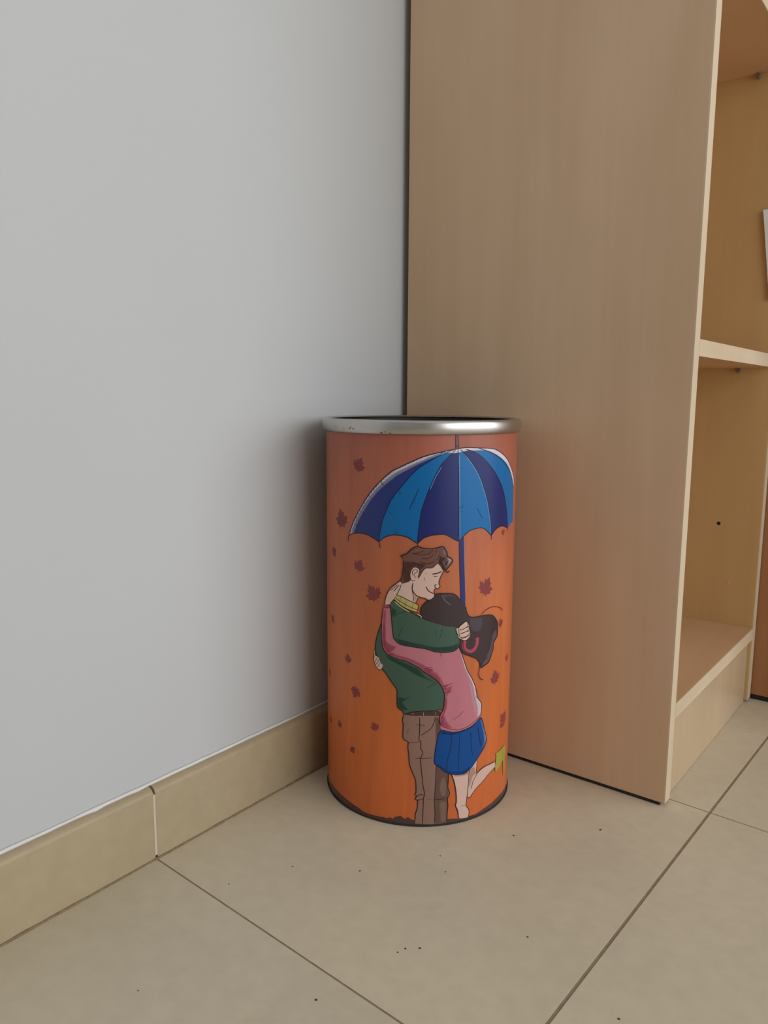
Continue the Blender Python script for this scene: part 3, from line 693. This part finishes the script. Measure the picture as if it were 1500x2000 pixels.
('man','S','haird',1,'-76,2926 3,2905 65,2900'),
('man','S','hairl2',0.8,'149,2934 182,2985 195,3041'),
('man','S','hairl2',0.8,'92,2951 136,2985 158,3031'),
('man','S','line',1.4,'-173,2962 -193,2987 -133,3010 -78,3063 -27,3090 34,3071 118,3065 175,3073 237,3086 276,3028 286,2982 315,2969 340,2933 317,2894 274,2844 268,2824 289,2815 312,2831'),
('man','S','line',1,'245,2831 218,2881 183,2919 127,2868 65,2865 32,2836 4,2784 -15,2755'),
('man','S','line',1,'-167,2945 -166,2876 -177,2778 -191,2719 -173,2697 -142,2710 -113,2720 -91,2739'),
('man','S','line',1,'210,2990 205,2938 235,2903 253,2839'),
('man','Q','skin',1,'-81,2851 -53,2875 -19,2867 2,2842 -10,2807 -24,2767 -46,2737 -74,2728 -88,2753 -97,2799'),
('man','S','line',1.1,'-91,2739 -97,2799 -81,2851 -53,2875 -19,2867 2,2842 -10,2807'),
('man','S','line',0.8,'-88,2747 -68,2728 -40,2737'),
('man','S','line',0.9,'-69,2783 -72,2829 -47,2849 -19,2841 -24,2824 -47,2812 -55,2783 -41,2769 -52,2757'),
('man','S','line',1.2,'-65,2708 -73,2661 -70,2632 -44,2587 -4,2562 58,2545 92,2527 115,2533'),
('man','S','line',0.8,'-73,2626 -61,2569 -57,2511'),
('man','S','line',1,'-15,2550 -21,2523 -40,2494'),
('man','S','line',1.5,'128,2802 179,2808 227,2829'),
('man','S','line',1,'142,2783 162,2775 185,2780'),
('man','S','line',1.1,'245,2831 225,2788 206,2743 199,2702 213,2670 190,2648 164,2657 157,2677 164,2692 180,2691'),
('man','S','line',1.1,'68,2672 85,2635 119,2608 157,2596'),
('man','S','line',1,'164,2652 148,2623 157,2593 152,2570'),
('man','S','line',0.9,'47,2768 55,2736'),
('man','S','line',0.7,'60,2811 71,2802'),
('man','Q','skin',1,'390,2206 421,2212 433,2231 503,2277 526,2257 544,2210 545,2189 556,2142 557,2103 521,2072 482,2068 458,2086 436,2100 420,2102 403,2157'),
('man','S','line',1,'421,2209 433,2231 503,2277 526,2257 524,2221 485,2199 447,2188 434,2199'),
('man','S','line',1,'431,2181 447,2188 538,2215 546,2188 519,2168 460,2148 438,2148'),
('man','S','line',1,'438,2148 512,2163 552,2167 556,2142 513,2112 487,2105 442,2112'),
('man','S','line',1,'442,2110 461,2096 514,2103 557,2124 557,2103 521,2072 482,2068 455,2086'),
('man','S','line',1,'421,2209 425,2161 439,2103'),
('man','S','line',1,'390,2206 400,2163 419,2126 417,2102 436,2097'),
]
PX = 0.00053                                        # one traced pixel on the tin
LIFT = 0.000006
def smooth(pts, closed):
    n = len(pts)
    if n < 3: return [Vector(p) for p in pts]
    P = [Vector(p) for p in pts]
    def tan(i):
        if closed: a, b = P[i - 1], P[(i + 1) % n]
        else:
            if i == 0: return (P[1] - P[0]) * 0.5
            if i == n - 1: return (P[-1] - P[-2]) * 0.5
            a, b = P[i - 1], P[i + 1]
        d1, d2 = P[i] - a, b - P[i]
        if d1.length < 1e-9 or d2.length < 1e-9: return None
        if d1.normalized().dot(d2.normalized()) < 0.35: return None       # keep corners
        return (b - a).normalized() * min(d1.length, d2.length) * 0.5
    T = [tan(i) for i in range(n)]; out = []
    for i in range(n if closed else n - 1):
        j = (i + 1) % n; a, b = P[i], P[j]; L = (b - a).length
        t0 = T[i] if T[i] is not None else (b - a) * 0.25
        t1 = T[j] if T[j] is not None else (b - a) * 0.25
        k = max(1, min(6, int(L / 0.0012)))
        c0, c1 = a + t0 * (2 / 3), b - t1 * (2 / 3)
        for q in range(k):
            t = q / k; out.append(a * (1 - t) ** 3 + c0 * 3 * t * (1 - t) ** 2 + c1 * 3 * t * t * (1 - t) + b * t ** 3)
    if not closed: out.append(P[-1])
    return out

class Print:
    def __init__(s): s.bm = bmesh.new(); s.col = s.bm.loops.layers.float_color.new('ink')
    def paint(s, faces, c, a):
        for f in faces:
            for l in f.loops: l[s.col] = (*c, a)
    def poly(s, pts, c, a, off, feather=0.0):
        tris = geometry.tessellate_polygon([[Vector((p.x, p.y, 0)) for p in pts]])
        bm = bmesh.new(); vs = [bm.verts.new((p.x, p.y, 0)) for p in pts]
        for t in tris:
            try: bm.faces.new([vs[i] for i in t])
            except ValueError: pass
        du = 2 * pi * R / SEG
        u0, u1 = min(p.x for p in pts), max(p.x for p in pts)
        for k in range(math.ceil(u0 / du - 1e-6), math.floor(u1 / du + 1e-6) + 1):
            bmesh.ops.bisect_plane(bm, geom=bm.verts[:] + bm.edges[:] + bm.faces[:], plane_co=(k * du, 0, 0), plane_no=(1, 0, 0), dist=1e-7)
        fe = 0.0
        if a < 0.999 and feather > 0:
            fe = feather; st = 0.0009
            for ax in (0, 1):
                lo, hi = min(p[ax] for p in pts), max(p[ax] for p in pts)
                if ax == 0 and hi - lo < 0.06 or ax == 1:
                    k = math.ceil(lo / st)
                    while k * st < hi:
                        co = [0, 0, 0]; no = [0, 0, 0]; co[ax] = k * st; no[ax] = 1
                        bmesh.ops.bisect_plane(bm, geom=bm.verts[:] + bm.edges[:] + bm.faces[:], plane_co=co, plane_no=no, dist=1e-7); k += 1
        s.add(bm, c, a, off, pts, fe)
    def stroke(s, pts, w, c, a, off):
        bm = bmesh.new(); n = len(pts); L = []; Rr = []
        dist = [0.0]
        for i in range(1, n): dist.append(dist[-1] + (pts[i] - pts[i - 1]).length)
        tot = max(dist[-1], 1e-9)
        for i, p in enumerate(pts):
            d = (pts[min(i + 1, n - 1)] - pts[max(i - 1, 0)])
            d = d.normalized() if d.length > 1e-12 else Vector((1, 0))
            nn = Vector((-d.y, d.x))
            e = min(dist[i], tot - dist[i])
            k = 1.0 if c == INK['handle'] else min(1.0, 0.45 + e / (w * 3.0))
            L.append(bm.verts.new((*(p + nn * w * 0.5 * k), 0))); Rr.append(bm.verts.new((*(p - nn * w * 0.5 * k), 0)))
        for i in range(n - 1):
            bm.faces.new((L[i], Rr[i], Rr[i + 1], L[i + 1]))
        s.add(bm, c, a, off)
    def add(s, bm, c, a, off, pts=None, fe=0.0):
        m = {}; al = {}
        for v in bm.verts:
            t = v.co.x / R; rr = R + off
            m[v] = s.bm.verts.new((rr * cos(t), rr * sin(t), v.co.y))
            if fe > 0:
                q = v.co.xy; dd = 1.0
                for i in range(len(pts)):
                    e0, e1 = pts[i - 1], pts[i]; ed = e1 - e0; L2 = ed.length_squared
                    w = 0 if L2 < 1e-16 else max(0, min(1, (q - e0).dot(ed) / L2))
                    dd = min(dd, (q - e0 - ed * w).length)
                x = min(1, dd / fe); al[m[v]] = a * x * x * (3 - 2 * x)
        fs = []
        for f in bm.faces:
            vs = [m[v] for v in f.verts]
            try: g = s.bm.faces.new(vs)
            except ValueError: continue
            g.normal_update(); ce = g.calc_center_median()
            if g.normal.x * ce.x + g.normal.y * ce.y < 0: g.normal_flip()
            fs.append(g)
        s.paint(fs, c, a); bm.free()
        if fe > 0:
            for f in fs:
                for l in f.loops: l[s.col] = (*c, al[l.vert])
    def build(s, name, parent):
        me = bpy.data.meshes.new(name); s.bm.to_mesh(me); s.bm.free()
        for p in me.polygons: p.use_smooth = True
        me.normals_split_custom_set_from_vertices([Vector((v.co.x, v.co.y, 0)).normalized() for v in me.vertices])
        return link(name, me, parent, M_INK)

LEAF = [(0, -0.5), (0.02, -0.24), (0.22, -0.30), (0.20, -0.20), (0.42, -0.10), (0.35, -0.04), (0.48, 0.14), (0.34, 0.12), (0.32, 0.20), (0.19, 0.10),
        (0.24, 0.34), (0.13, 0.30), (0.0, 0.5), (-0.13, 0.30), (-0.24, 0.34), (-0.19, 0.10), (-0.32, 0.20), (-0.34, 0.12), (-0.48, 0.14), (-0.35, -0.04),
        (-0.42, -0.10), (-0.20, -0.20), (-0.22, -0.30), (-0.02, -0.24)]
LABEL = dict(umbrella='printed blue striped umbrella', man='printed man in green sweater', woman='printed woman in pink sweater and blue skirt', ground='printed dark ground strip')
prints = {}
rng = random.Random(3)
last_leaf = None
for idx, (part, kind, colr, val, pts) in enumerate(ART):
    P2 = [Vector((int(a) * 1e-4, int(b) * 1e-4)) for a, b in (w.split(',') for w in pts.split())]
    off = 0.00004 + LIFT * idx
    if kind == 'F':
        pr_ = Print(); hgt = val * 1e-3; ang = rng.uniform(-0.9, 0.9) + (pi if rng.random() < 0.3 else 0)
        sh = [Vector((x * hgt * 0.95 * cos(ang) - y * hgt * sin(ang), x * hgt * 0.95 * sin(ang) + y * hgt * cos(ang))) + P2[0] for x, y in LEAF]
        k = 0.88 + 0.24 * rng.random()
        pr_.poly(sh, tuple(x * k for x in INK[colr]), 0.70, off)
        pr_.build('printed_leaf', bin_)
        continue
    
    g = prints.setdefault(part, Print())
    if kind == 'Q': g.poly(smooth(P2, True), INK[colr], val, off, 0.0016 if part != 'umbrella' else 0.0005)
    else: g.stroke(smooth(P2, False), val * PX * (1.35 if val < 2 else 1.0), INK[colr], 1.0, off)
for part, g in prints.items():
    o = g.build('printed_' + part, bin_); o['label'] = LABEL[part]
